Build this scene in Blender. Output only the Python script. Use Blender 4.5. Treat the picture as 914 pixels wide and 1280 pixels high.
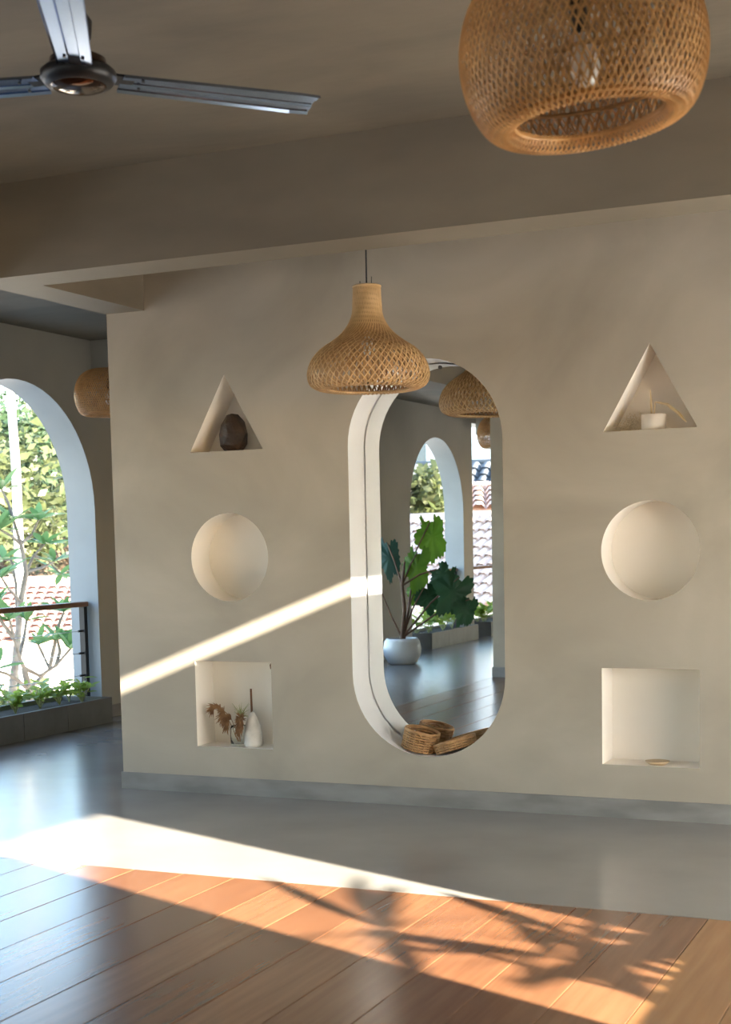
import bpy, bmesh, math, random
from mathutils import Vector, Matrix, Quaternion
from mathutils.geometry import tessellate_polygon
random.seed(7)
SC = bpy.context.scene
COL = SC.collection
PI = math.pi
for o in list(bpy.data.objects):
    bpy.data.objects.remove(o)

# ------------------------------------------------------------------ camera
CAM_P = Vector((0.0, -7.0157, 1.40))
CAM_R = Vector((0.91289324, 0.40767329, -0.02069806))
CAM_U = Vector((-0.0210237, 0.09759543, 0.99500409))
CAM_F = Vector((-0.40765663, 0.90789736, -0.09766501))
FPX, PPX, PPY = 1813.73, 457.0, 853.76
cam_d = bpy.data.cameras.new('camera')
cam = bpy.data.objects.new('camera', cam_d)
COL.objects.link(cam)
cam.matrix_world = Matrix(((CAM_R.x, CAM_U.x, -CAM_F.x, CAM_P.x), (CAM_R.y, CAM_U.y, -CAM_F.y, CAM_P.y),
                           (CAM_R.z, CAM_U.z, -CAM_F.z, CAM_P.z), (0, 0, 0, 1)))
cam_d.sensor_fit = 'HORIZONTAL'
cam_d.sensor_width = 36.0
cam_d.lens = FPX / 914.0 * 36.0
cam_d.shift_y = (PPY - 640.0) / 914.0
cam_d.clip_end = 400
cam_d.dof.use_dof = True
cam_d.dof.focus_distance = 8.1
cam_d.dof.aperture_fstop = 7.0
SC.camera = cam

# ------------------------------------------------------------------ sky, sun, exposure
SUN_TO = Vector((0.9254, -0.3790, 0.3535)).normalized()      # towards the sun
world = bpy.data.worlds.new('world'); SC.world = world
world.use_nodes = True
wn = world.node_tree
for n in list(wn.nodes): wn.nodes.remove(n)
sky = wn.nodes.new('ShaderNodeTexSky')
sky.sky_type = 'NISHITA'
sky.sun_disc = False
sky.sun_elevation = math.asin(SUN_TO.z)
sky.sun_rotation = math.atan2(SUN_TO.x, SUN_TO.y)
sky.air_density = 1.0; sky.dust_density = 0.7; sky.ozone_density = 1.0
bg = wn.nodes.new('ShaderNodeBackground'); bg.inputs['Strength'].default_value = 0.72
wo = wn.nodes.new('ShaderNodeOutputWorld')
wn.links.new(sky.outputs[0], bg.inputs[0]); wn.links.new(bg.outputs[0], wo.inputs[0])
sun_d = bpy.data.lights.new('sun', 'SUN'); sun = bpy.data.objects.new('sun', sun_d); COL.objects.link(sun)
sun_d.energy = 32.0; sun_d.angle = math.radians(0.6); sun_d.color = (1.0, 0.90, 0.75)
sun.rotation_mode = 'QUATERNION'
sun.rotation_quaternion = SUN_TO.to_track_quat('Z', 'Y')
sun.location = (6, -4, 6)
SC.view_settings.view_transform = 'Standard'
SC.view_settings.look = 'None'
SC.view_settings.gamma = 1.0
SC.view_settings.use_curve_mapping = False
SC.view_settings.exposure = 0.95
try:
    SC.cycles.max_bounces = 14; SC.cycles.diffuse_bounces = 9; SC.cycles.glossy_bounces = 6
    SC.cycles.sample_clamp_indirect = 8.0
    SC.cycles.use_denoising = True
except Exception:
    pass

# ------------------------------------------------------------------ materials
def new_mat(name):
    m = bpy.data.materials.new(name); m.use_nodes = True
    nt = m.node_tree; b = nt.nodes['Principled BSDF']
    return m, nt, b

def mat(name, c1, c2=None, scale=6.0, rough=0.6, metal=0.0, bump=0.0, bscale=None, stretch=(1, 1, 1), spec=0.5, detail=5.0,
        coat=0.0, rough2=None, lo=0.35, hi=0.65, dist=0.0):
    """noise-mixed two-colour material in object space, with optional fine bump"""
    m, nt, b = new_mat(name)
    c2 = c2 or tuple(x * 0.82 for x in c1)
    tc = nt.nodes.new('ShaderNodeTexCoord'); mp = nt.nodes.new('ShaderNodeMapping')
    mp.inputs['Scale'].default_value = stretch
    nt.links.new(tc.outputs['Object'], mp.inputs['Vector'])
    nz = nt.nodes.new('ShaderNodeTexNoise'); nz.inputs['Scale'].default_value = scale; nz.inputs['Detail'].default_value = detail
    nz.inputs['Distortion'].default_value = dist
    nt.links.new(mp.outputs[0], nz.inputs['Vector'])
    cr = nt.nodes.new('ShaderNodeValToRGB')
    cr.color_ramp.elements[0].position = lo; cr.color_ramp.elements[0].color = (*c2, 1)
    cr.color_ramp.elements[1].position = hi; cr.color_ramp.elements[1].color = (*c1, 1)
    nt.links.new(nz.outputs['Fac'], cr.inputs['Fac'])
    nt.links.new(cr.outputs['Color'], b.inputs['Base Color'])
    b.inputs['Roughness'].default_value = rough
    b.inputs['Metallic'].default_value = metal
    b.inputs['Specular IOR Level'].default_value = spec
    b.inputs['Coat Weight'].default_value = coat
    b.inputs['Coat Roughness'].default_value = 0.15
    if rough2 is not None:
        mr = nt.nodes.new('ShaderNodeMapRange'); mr.inputs['To Min'].default_value = rough; mr.inputs['To Max'].default_value = rough2
        mr.inputs['From Min'].default_value = 0.3; mr.inputs['From Max'].default_value = 0.7
        nt.links.new(nz.outputs['Fac'], mr.inputs['Value']); nt.links.new(mr.outputs[0], b.inputs['Roughness'])
    if bump > 0:
        n2 = nt.nodes.new('ShaderNodeTexNoise'); n2.inputs['Scale'].default_value = bscale or scale * 6; n2.inputs['Detail'].default_value = 4
        nt.links.new(mp.outputs[0], n2.inputs['Vector'])
        bp = nt.nodes.new('ShaderNodeBump'); bp.inputs['Strength'].default_value = bump; bp.inputs['Distance'].default_value = 0.02
        nt.links.new(n2.outputs['Fac'], bp.inputs['Height']); nt.links.new(bp.outputs[0], b.inputs['Normal'])
    return m

def leaf_mat(name, c1, c2, trans=0.35, rough=0.45):
    m = mat(name, c1, c2, scale=3.0, rough=rough, lo=0.3, hi=0.7)
    nt = m.node_tree; b = nt.nodes['Principled BSDF']
    out = [n for n in nt.nodes if n.type == 'OUTPUT_MATERIAL'][0]
    tr = nt.nodes.new('ShaderNodeBsdfTranslucent')
    src = b.inputs['Base Color'].links[0].from_socket
    nt.links.new(src, tr.inputs['Color'])
    mx = nt.nodes.new('ShaderNodeMixShader'); mx.inputs[0].default_value = trans
    nt.links.new(b.outputs[0], mx.inputs[1]); nt.links.new(tr.outputs[0], mx.inputs[2]); nt.links.new(mx.outputs[0], out.inputs['Surface'])
    return m

M = {}
M['plaster'] = mat('plaster', (0.455, 0.405, 0.328), (0.345, 0.305, 0.245), scale=1.1, rough=0.62, bump=0.12, bscale=9, detail=8, dist=0.6, stretch=(1, 1, 1.3))
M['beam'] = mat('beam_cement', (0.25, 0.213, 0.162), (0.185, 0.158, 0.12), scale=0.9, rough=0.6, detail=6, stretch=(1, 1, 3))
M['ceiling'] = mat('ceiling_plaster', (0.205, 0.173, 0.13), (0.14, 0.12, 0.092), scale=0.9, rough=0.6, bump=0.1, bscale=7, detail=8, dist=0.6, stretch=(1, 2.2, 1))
M['facade'] = mat('facade_plaster', (0.47, 0.455, 0.41), (0.40, 0.39, 0.355), scale=1.0, rough=0.62, bump=0.1, bscale=9, detail=7)
M['cream'] = mat('cream_paint', (0.84, 0.79, 0.72), (0.80, 0.75, 0.68), scale=2.5, rough=0.6, bump=0.05, bscale=20)
M['white'] = mat('white_paint', (0.76, 0.77, 0.78), (0.72, 0.73, 0.74), scale=3, rough=0.55)
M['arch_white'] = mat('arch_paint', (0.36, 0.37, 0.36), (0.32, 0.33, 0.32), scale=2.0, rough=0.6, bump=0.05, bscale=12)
M['concrete'] = mat('polished_concrete', (0.305, 0.295, 0.27), (0.22, 0.212, 0.195), scale=1.3, rough=0.22, detail=4, lo=0.25, hi=0.72, coat=0.12)
M['skirting'] = mat('cement_skirting', (0.285, 0.275, 0.26), (0.20, 0.192, 0.18), scale=5, rough=0.5, stretch=(0.6, 1, 2), detail=7)
M['planter'] = mat('planter_stone', (0.17, 0.17, 0.165), (0.125, 0.125, 0.12), scale=4, rough=0.5, bump=0.06)
M['soil'] = mat('soil', (0.05, 0.035, 0.022), (0.025, 0.018, 0.012), scale=30, rough=0.95, bump=0.5)
M['black_metal'] = mat('black_metal', (0.02, 0.02, 0.022), rough=0.4, metal=0.3)
M['steel'] = mat('steel_cable', (0.55, 0.55, 0.55), rough=0.3, metal=1.0)
M['rail_wood'] = mat('rail_wood', (0.26, 0.12, 0.055), (0.18, 0.075, 0.035), scale=8, stretch=(6, 1, 6), rough=0.4)
M['rattan'] = mat('rattan', (0.74, 0.52, 0.27), (0.58, 0.38, 0.18), scale=14, rough=0.45)
M['rattan_warm'] = mat('rattan_warm', (0.74, 0.43, 0.17), (0.56, 0.30, 0.105), scale=14, rough=0.45)
M['rattan_in'] = mat('rattan_inner', (0.50, 0.31, 0.14), (0.36, 0.21, 0.09), scale=16, rough=0.55)
M['cord'] = mat('black_cord', (0.015, 0.014, 0.013), rough=0.6)
M['sky_tint_metal'] = mat('fan_metal_sky_tint', (0.32, 0.40, 0.56), (0.28, 0.35, 0.50), scale=2, rough=0.16, metal=1.0)  # blue of the reflected sky put into the metal colour
M['bronze'] = mat('fan_bronze', (0.10, 0.055, 0.035), (0.06, 0.035, 0.025), scale=2, rough=0.10, metal=0.85)
M['bulb'] = mat('bulb_glass', (0.85, 0.84, 0.80), rough=0.2)
M['seal'] = mat('dark_seal', (0.10, 0.095, 0.09), rough=0.7)
M['basket'] = mat('basket_weave', (0.52, 0.30, 0.13), (0.36, 0.19, 0.075), scale=22, rough=0.55)
M['basket_in'] = mat('basket_lining', (0.66, 0.45, 0.28), (0.55, 0.36, 0.21), scale=18, rough=0.6)
M['darkwood'] = mat('carved_dark_wood', (0.062, 0.032, 0.017), (0.02, 0.012, 0.008), scale=14, rough=0.5, bump=0.6, bscale=24, stretch=(1, 1, 1.5))
M['grass_brown'] = mat('dried_plume', (0.34, 0.185, 0.085), (0.20, 0.10, 0.045), scale=30, rough=0.9)
M['grass_pale'] = mat('dried_pale_grass', (0.72, 0.56, 0.33), (0.58, 0.43, 0.24), scale=20, rough=0.8)
M['grass_green'] = mat('dried_green_sprig', (0.40, 0.42, 0.20), (0.28, 0.30, 0.13), scale=20, rough=0.8)
M['stick'] = mat('brown_stick', (0.20, 0.095, 0.045), (0.14, 0.06, 0.03), scale=12, rough=0.7)
M['whitestone'] = mat('white_stone', (0.78, 0.74, 0.68), (0.60, 0.56, 0.50), scale=12, rough=0.6, bump=0.3, bscale=30)
M['ceramic'] = mat('pale_ceramic', (0.78, 0.71, 0.62), (0.70, 0.62, 0.53), scale=10, rough=0.5)
M['tan'] = mat('tan_dish', (0.62, 0.47, 0.30), rough=0.6)
M['fluff'] = mat('cream_fluff', (0.86, 0.77, 0.62), (0.74, 0.64, 0.48), scale=25, rough=0.9)
M['pot'] = mat('white_pot', (0.74, 0.75, 0.74), (0.68, 0.69, 0.68), scale=3, rough=0.45)
M['stem'] = mat('brown_stem', (0.15, 0.075, 0.04), (0.09, 0.045, 0.025), scale=8, rough=0.7)
M['bark'] = mat('grey_bark', (0.26, 0.225, 0.185), (0.16, 0.135, 0.11), scale=10, rough=0.85, bump=0.3)
M['palebark'] = mat('pale_bark', (0.68, 0.63, 0.55), (0.50, 0.46, 0.39), scale=6, rough=0.85, bump=0.3)
M['leaf_big'] = leaf_mat('big_leaf', (0.14, 0.27, 0.025), (0.07, 0.17, 0.015), 0.5)
M['leaf_dark'] = leaf_mat('dark_leaf', (0.03, 0.10, 0.035), (0.018, 0.06, 0.025), 0.25)
M['leaf_blue'] = leaf_mat('bluish_leaf', (0.03, 0.085, 0.06), (0.02, 0.06, 0.045), 0.2)
M['leaf_frangi'] = leaf_mat('frangipani_leaf', (0.17, 0.31, 0.11), (0.09, 0.20, 0.07), 0.4)
M['leaf_lime'] = leaf_mat('lime_leaf', (0.42, 0.52, 0.11), (0.26, 0.40, 0.07), 0.5)
M['leaf_t1'] = leaf_mat('tree_leaf_mid', (0.055, 0.095, 0.045), (0.016, 0.036, 0.016), 0.3)
M['leaf_t2'] = leaf_mat('tree_leaf_yellow', (0.125, 0.145, 0.06), (0.045, 0.065, 0.025), 0.45)
M['leaf_t3'] = leaf_mat('tree_leaf_rust', (0.15, 0.10, 0.07), (0.045, 0.05, 0.028), 0.3)
M['terracotta'] = mat('terracotta_tile', (0.62, 0.36, 0.26), (0.48, 0.27, 0.20), scale=2.5, rough=0.8)
M['terracotta_pink'] = mat('pinkish_tile', (0.50, 0.33, 0.28), (0.40, 0.25, 0.21), scale=2.5, rough=0.8)
M['terracotta_pale'] = mat('pale_tile', (0.72, 0.55, 0.45), (0.56, 0.39, 0.31), scale=3.5, rough=0.8)  # paler mix of the tile colours
M['housewall'] = mat('house_wall', (0.82, 0.80, 0.76), (0.74, 0.72, 0.68), scale=0.8, rough=0.8)
M['greyroof'] = mat('grey_roof', (0.13, 0.14, 0.155), (0.09, 0.10, 0.11), scale=1.2, rough=0.7)
M['winglass'] = mat('house_glass', (0.05, 0.075, 0.11), rough=0.1)
M['yard'] = mat('yard_paving', (0.62, 0.59, 0.55), (0.52, 0.50, 0.46), scale=0.6, rough=0.85)

m, nt, b = new_mat('sheer_cloth'); M['sheer'] = m
out_ = [n for n in nt.nodes if n.type == 'OUTPUT_MATERIAL'][0]
b.inputs['Base Color'].default_value = (0.9, 0.88, 0.84, 1); b.inputs['Roughness'].default_value = 0.9
tr_ = nt.nodes.new('ShaderNodeBsdfTranslucent'); tr_.inputs['Color'].default_value = (0.76, 0.79, 0.84, 1)
mx_ = nt.nodes.new('ShaderNodeMixShader'); mx_.inputs[0].default_value = 0.6
nt.links.new(b.outputs[0], mx_.inputs[1]); nt.links.new(tr_.outputs[0], mx_.inputs[2]); nt.links.new(mx_.outputs[0], out_.inputs['Surface'])

def wood_mats():
    out = []
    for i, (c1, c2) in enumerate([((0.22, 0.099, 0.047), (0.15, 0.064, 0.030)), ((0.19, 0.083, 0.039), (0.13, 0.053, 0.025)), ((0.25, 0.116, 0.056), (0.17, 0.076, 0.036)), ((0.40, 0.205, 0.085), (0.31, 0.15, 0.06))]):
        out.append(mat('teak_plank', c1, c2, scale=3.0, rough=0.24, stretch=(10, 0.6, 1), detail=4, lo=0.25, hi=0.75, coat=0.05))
    return out
WOODS = wood_mats()

m, nt, b = new_mat('mirror_silver'); M['mirror'] = m
b.inputs['Base Color'].default_value = (0.86, 0.88, 0.87, 1); b.inputs['Metallic'].default_value = 1.0; b.inputs['Roughness'].default_value = 0.0
m, nt, b = new_mat('clear_glass'); M['glass'] = m
b.inputs['Base Color'].default_value = (0.93, 0.96, 0.95, 1); b.inputs['Roughness'].default_value = 0.02
b.inputs['Transmission Weight'].default_value = 1.0; b.inputs['IOR'].default_value = 1.25

# ------------------------------------------------------------------ builders
class MB:
    def __init__(s): s.v = []; s.f = []; s.sm = []
    def add(s, vs, fs, smooth=False):
        o = len(s.v); s.v += [tuple(v) for v in vs]
        s.f += [tuple(i + o for i in f) for f in fs]; s.sm += [smooth] * len(fs)
        return s
    def box(s, x0, x1, y0, y1, z0, z1):
        vs = [(x, y, z) for x in (x0, x1) for y in (y0, y1) for z in (z0, z1)]
        return s.add(vs, [(0, 1, 3, 2), (4, 6, 7, 5), (0, 4, 5, 1), (2, 3, 7, 6), (0, 2, 6, 4), (1, 5, 7, 3)])
    def obox(s, c, ax, ay, az):
        c = Vector(c); vs = [c + ax * i + ay * j + az * k for i in (-1, 1) for j in (-1, 1) for k in (-1, 1)]
        return s.add(vs, [(0, 1, 3, 2), (4, 6, 7, 5), (0, 4, 5, 1), (2, 3, 7, 6), (0, 2, 6, 4), (1, 5, 7, 3)])
    def tube(s, pts, rad, n=8, caps=True):
        pts = [Vector(p) for p in pts]; k = len(pts)
        rad = rad if isinstance(rad, (list, tuple)) else [rad] * k
        vs = []; up = None
        for i, p in enumerate(pts):
            t = (pts[min(i + 1, k - 1)] - pts[max(i - 1, 0)]).normalized()
            if up is None:
                up = Vector((0, 0, 1)) if abs(t.z) < 0.9 else Vector((1, 0, 0))
            a = (up - t * up.dot(t)).normalized(); up = a; bb = t.cross(a)
            for j in range(n):
                q = 2 * PI * j / n; vs.append(p + (a * math.cos(q) + bb * math.sin(q)) * rad[i])
        fs = [(i * n + j, i * n + (j + 1) % n, (i + 1) * n + (j + 1) % n, (i + 1) * n + j) for i in range(k - 1) for j in range(n)]
        s.add(vs, fs, True)
        if caps:
            s.add(vs[:n], [tuple(range(n))[::-1]]); s.add(vs[-n:], [tuple(range(n))])
        return s
    def lathe(s, prof, n=40, c=(0, 0, 0), smooth=True, xf=None):
        c = Vector(c); vs = []
        for r, z in prof:
            for j in range(n):
                q = 2 * PI * j / n; v = Vector((r * math.cos(q), r * math.sin(q), z)); vs.append((xf @ v if xf else v) + c)
        k = len(prof)
        fs = [(i * n + j, i * n + (j + 1) % n, (i + 1) * n + (j + 1) % n, (i + 1) * n + j) for i in range(k - 1) for j in range(n)]
        return s.add(vs, fs, smooth)
    def mesh(s, name):
        me = bpy.data.meshes.new(name); me.from_pydata(s.v, [], s.f); me.update()
        me.polygons.foreach_set('use_smooth', s.sm)
        return me
    def build(s, name, material, parent=None, fix=True, bevel=0):
        me = s.mesh(name)
        if fix or bevel:
            bm = bmesh.new(); bm.from_mesh(me)
            bmesh.ops.remove_doubles(bm, verts=bm.verts, dist=1e-6)
            if bevel: bmesh.ops.bevel(bm, geom=list(bm.edges), offset=bevel, segments=2, profile=0.5, affect='EDGES')
            bmesh.ops.recalc_face_normals(bm, faces=bm.faces); bm.to_mesh(me); bm.free()
        return link(name, me, material, parent)

def link(name, me, material, parent=None):
    o = bpy.data.objects.new(name, me); COL.objects.link(o)
    if material is not None and len(me.materials) == 0: me.materials.append(M[material] if isinstance(material, str) else material)
    if parent is not None: o.parent = parent
    return o
def tag(o, label=None, cat=None, group=None, kind=None):
    if label: o['label'] = label
    if cat: o['category'] = cat
    if group: o['group'] = group
    if kind: o['kind'] = kind
    return o
def thing(name, label, cat, loc=(0, 0, 0), rot=(0, 0, 0), group=None, scale=None):
    o = bpy.data.objects.new(name, None); COL.objects.link(o); o.empty_display_size = 0.1
    o.location = loc; o.rotation_euler = rot
    if scale: o.scale = (scale,) * 3
    return tag(o, label, cat, group)
def struct(o): o['kind'] = 'structure'; return o
def copy_tree(o, parent=None):
    c = o.copy(); COL.objects.link(c); c.parent = parent
    if parent is not None: c.matrix_parent_inverse = o.matrix_parent_inverse
    for ch in list(o.children): copy_tree(ch, c)
    return c
def at(px, py, D):
    return CAM_P + (CAM_F + CAM_R * ((px - PPX) / FPX) - CAM_U * ((py - PPY) / FPX)) * D
def on(px, py, ax, v):
    d = CAM_F + CAM_R * ((px - PPX) / FPX) - CAM_U * ((py - PPY) / FPX)
    return CAM_P + d * ((v - CAM_P[ax]) / d[ax])
MY = 0.21                                                    # mirror plane
def unmirror(v): return Vector((v.x, 2 * MY - v.y, v.z))     # reflected position -> real position

def holed_wall(name, outer, holes, fn, thick, material, parent=None):
    """holes: list of (loop, through). Front at depth 0, back at depth `thick`."""
    mb = MB()
    loops = [outer] + [h for h, _ in holes]
    flat = [p for l in loops for p in l]
    tris = tessellate_polygon([[Vector((u, v, 0)) for u, v in l] for l in loops])
    mb.add([fn(u, v, 0) for u, v in flat], tris)
    bl = [outer] + [h for h, t in holes if t]
    bflat = [p for l in bl for p in l]
    bt = tessellate_polygon([[Vector((u, v, 0)) for u, v in l] for l in bl])
    mb.add([fn(u, v, thick) for u, v in bflat], bt)
    for l in bl[:1]:
        n = len(l)
        vs = [fn(u, v, 0) for u, v in l] + [fn(u, v, thick) for u, v in l]
        mb.add(vs, [(i, (i + 1) % n, n + (i + 1) % n, n + i) for i in range(n)])
    return mb.build(name, material, parent, fix=False)
def lining(name, loop, fn, d0, d1, material, parent, smooth, back=None):
    mb = MB(); n = len(loop)
    vs = [fn(u, v, d0) for u, v in loop] + [fn(u, v, d1) for u, v in loop]
    mb.add(vs, [(i, (i + 1) % n, n + (i + 1) % n, n + i) for i in range(n)], smooth)
    if back:
        t = tessellate_polygon([[Vector((u, v, 0)) for u, v in loop]])
        mb.add([fn(u, v, d1) for u, v in loop], t)
    return mb.build(name, material, parent, fix=False)
def stadium(cx, hw, z0, z1, n=28, inset=0.0):
    hw -= inset; z0 += inset; z1 -= inset; pts = []
    for i in range(n + 1):
        a = PI * i / n; pts.append((cx + hw * math.cos(a), z1 - hw + hw * math.sin(a)))
    for i in range(n + 1):
        a = PI + PI * i / n; pts.append((cx + hw * math.cos(a), z0 + hw + hw * math.sin(a)))
    return pts
def arch_loop(c, R, zs, z0=0.0, n=28):
    return [(c + R * math.cos(PI * i / n), zs + R * math.sin(PI * i / n)) for i in range(n + 1)] + [(c - R, z0), (c + R, z0)]
def rect(u0, u1, v0, v1): return [(u0, v0), (u1, v0), (u1, v1), (u0, v1)]

# ------------------------------------------------------------------ dimensions
WX = -4.70                       # free end of the niche wall
XL, XR = -3.957, -1.623          # centres of the two niche columns
RW = 1.40                        # right wall
FX, FO = -6.77, -7.04            # left facade: room face, outer face
CEIL, CEIL2 = 3.135, 3.03
YB, YE = -16.0, 5.5

# ------------------------------------------------------------------ floor
fl = struct(MB().box(FO, RW, YB, YE, -0.25, -0.022).build('floor', 'concrete'))
MB().box(FX - 0.2, RW, -1.775, YE, -0.022, 0.0).build('concrete_slab', 'concrete', fl)
MB().box(FX - 0.2, WX - 0.003, YB, -1.775, -0.022, 0.0).build('concrete_slab', 'concrete', fl)
PW = 0.247
x = -2.975 - 7 * PW; row = 0
plank_meshes = {}
while x < RW:
    x0, x1 = max(x, WX), min(x + PW, RW)
    y1 = -1.779; rnd = random.Random(row * 13 + 5); first = True
    while y1 > YB + 0.1 and x1 - x0 > 0.02:
        L = rnd.uniform(2.6, 4.2) if not first else rnd.uniform(3.0, 4.6)
        first = False
        y0 = max(y1 - L, YB)
        mb = MB(); g = 0.0012; t = rnd.uniform(-0.0008, 0.0)
        a, bb, c, d = x0 + g, x1 - g, y0 + g, y1 - g; ch = 0.0018
        mb.add([(a, c, -0.022), (bb, c, -0.022), (bb, d, -0.022), (a, d, -0.022),
                (a, c, t - ch), (bb, c, t - ch), (bb, d, t - ch), (a, d, t - ch),
                (a + ch, c, t), (bb - ch, c, t), (bb - ch, d, t), (a + ch, d, t)],
               [(0, 1, 5, 4), (1, 2, 6, 5), (2, 3, 7, 6), (3, 0, 4, 7), (4, 5, 9, 8), (5, 6, 10, 9), (6, 7, 11, 10), (7, 4, 8, 11), (8, 9, 10, 11)])
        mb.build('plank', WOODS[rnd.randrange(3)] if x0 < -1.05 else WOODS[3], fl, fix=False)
        y1 = y0
    x += PW; row += 1

# ------------------------------------------------------------------ niche wall
WALL = lambda u, v, d: (u, d, v)
sq, cr_ = 0.241, 0.2418
def tri_loop(c): return [(c - 0.2285, 1.9037), (c + 0.2285, 1.9037), (c, 2.313)]
def circ(c, n=56): return [(c + cr_ * math.cos(2 * PI * i / n), 1.3234 + cr_ * math.sin(2 * PI * i / n)) for i in range(n)]
def sqr(c): return rect(c - sq, c + sq, 0.5064 - sq, 0.5064 + sq)
MIR = stadium(-2.796, 0.428, 0.2633, 2.3209)
niches = []
for c in (XL, XR):
    niches += [(tri_loop(c), False), (circ(c), True), (sqr(c), False)]
wb = struct(holed_wall('wall_back', rect(WX, RW, -0.02, CEIL), [(l, False) for l, _ in niches] + [(MIR, False)], WALL, 0.30, 'plaster'))
for l, s in niches: lining('niche_lining', l, WALL, 0.0, 0.20, 'cream', wb, s, True)
tag(lining('mirror_recess', MIR, WALL, 0.0, 0.235, 'white', wb, True, True), 'white painted lining of the tall rounded recess')
bsb = MB().box(WX - 0.008, RW, -0.012, 0.0, 0.0, 0.096); bsb.box(WX - 0.008, WX, 0.0, 0.30, 0.0, 0.096)
struct(bsb.build('baseboard_back', 'skirting'))

# tall mirror, leaning forward by a hair
mt = thing('mirror', 'tall frameless mirror with rounded ends set in the white wall recess', 'mirror', (-2.796, MY, 0.28), (0.0023, 0, 0))
ms = stadium(0, 0.428, -0.0167, 2.0409, inset=0.006)
mb = MB(); n = len(ms)
mb.add([(u, 0, v) for u, v in ms], tessellate_polygon([[Vector((u, v, 0)) for u, v in ms]]))
g = mb.build('mirror_glass', 'mirror', mt, fix=False)
mb = MB(); vs = [(u, 0.001, v) for u, v in ms] + [(u, 0.012, v) for u, v in ms]
mb.add(vs, [(i, (i + 1) % n, n + (i + 1) % n, n + i) for i in range(n)]); mb.add([(u, 0.012, v) for u, v in ms], tessellate_polygon([[Vector((u, v, 0)) for u, v in ms]]))
mb.build('backing_board', 'seal', mt, fix=False)
MB().tube([(0.02, 0.0, 2.015), (0.02, -0.006, 2.015)], 0.010, 12).build('fixing_clip', 'seal', mt)

# ------------------------------------------------------------------ left facade with arches
FAC = lambda u, v, d: (FX - d, u, v)
AC = [1.88, -1.1, -4.1, -7.1, -10.02]
arches = [arch_loop(c, 0.94, 1.70) for c in AC]
big_open = rect(-14.4, -11.33, 0.0, 2.90)
wl = struct(holed_wall('wall_left', rect(YB, YE, -0.25, CEIL + 0.1), [(a, True) for a in arches] + [(big_open, True)], FAC, FX - FO, 'facade'))
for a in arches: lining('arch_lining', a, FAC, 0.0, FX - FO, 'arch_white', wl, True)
lining('arch_lining', big_open, FAC, 0.0, FX - FO, 'facade', wl, False)
bs = MB(); prev = YE
for c in AC: bs.box(FX, FX + 0.012, c + 0.94, prev, 0, 0.10); prev = c - 0.94
bs.box(FX, FX + 0.012, -11.33, prev, 0, 0.10); bs.box(FX, FX + 0.012, YB, -14.4, 0, 0.10)
struct(bs.build('baseboard_left', 'skirting'))

# right wall: window, high slit, then two openings added to let in fill light
RWL = lambda u, v, d: (RW + d, u, v)
ro = [(rect(-4.05, -3.09, 0.91, 2.215), True), (rect(-2.75, -1.70, 2.893, 2.968), True), (rect(-2.80, -0.15, 0.0, 1.55), True), (rect(2.6, 3.3, 0.0, 2.0), True)]
wr = struct(holed_wall('wall_right', rect(YB, YE, -0.25, CEIL + 0.1), ro, RWL, 0.05, 'plaster'))
for l, _ in ro: lining('opening_lining', l, RWL, 0.0, 0.05, 'plaster', wr, False)
struct(holed_wall('wall_front', rect(FO, RW, -0.25, CEIL + 0.1), [(rect(-3.0, -0.5, 0.0, 2.3), True)], lambda u, v, d: (u, YB - d, v), 0.2, 'plaster'))  # opening added behind the camera to brighten the facade
struct(MB().box(FO, RW, YE, YE + 0.2, -0.25, CEIL + 0.1).build('wall_far', 'facade'))

# ceiling and beams
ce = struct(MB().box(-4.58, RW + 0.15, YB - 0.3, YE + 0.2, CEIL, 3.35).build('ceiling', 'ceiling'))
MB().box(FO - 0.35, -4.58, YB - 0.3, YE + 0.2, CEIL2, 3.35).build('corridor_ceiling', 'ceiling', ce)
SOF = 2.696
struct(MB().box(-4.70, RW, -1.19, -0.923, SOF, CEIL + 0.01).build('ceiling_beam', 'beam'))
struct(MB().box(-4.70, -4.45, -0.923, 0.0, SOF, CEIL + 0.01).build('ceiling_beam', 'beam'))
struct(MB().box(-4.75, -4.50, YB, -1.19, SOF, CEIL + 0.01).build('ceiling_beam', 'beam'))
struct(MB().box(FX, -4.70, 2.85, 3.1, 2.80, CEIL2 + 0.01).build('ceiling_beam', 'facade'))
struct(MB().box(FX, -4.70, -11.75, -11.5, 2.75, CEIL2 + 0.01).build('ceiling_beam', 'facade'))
for yy in (-6.38, -11.75):
    cc = struct(MB().box(-4.70, -4.45, yy, yy + 0.25, 0.0, SOF).build('column', 'plaster'))
    k = MB(); k.box(-4.712, -4.438, yy - 0.012, yy + 0.262, 0.0, 0.10); k.build('column_skirting', 'skirting', cc)

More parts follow.
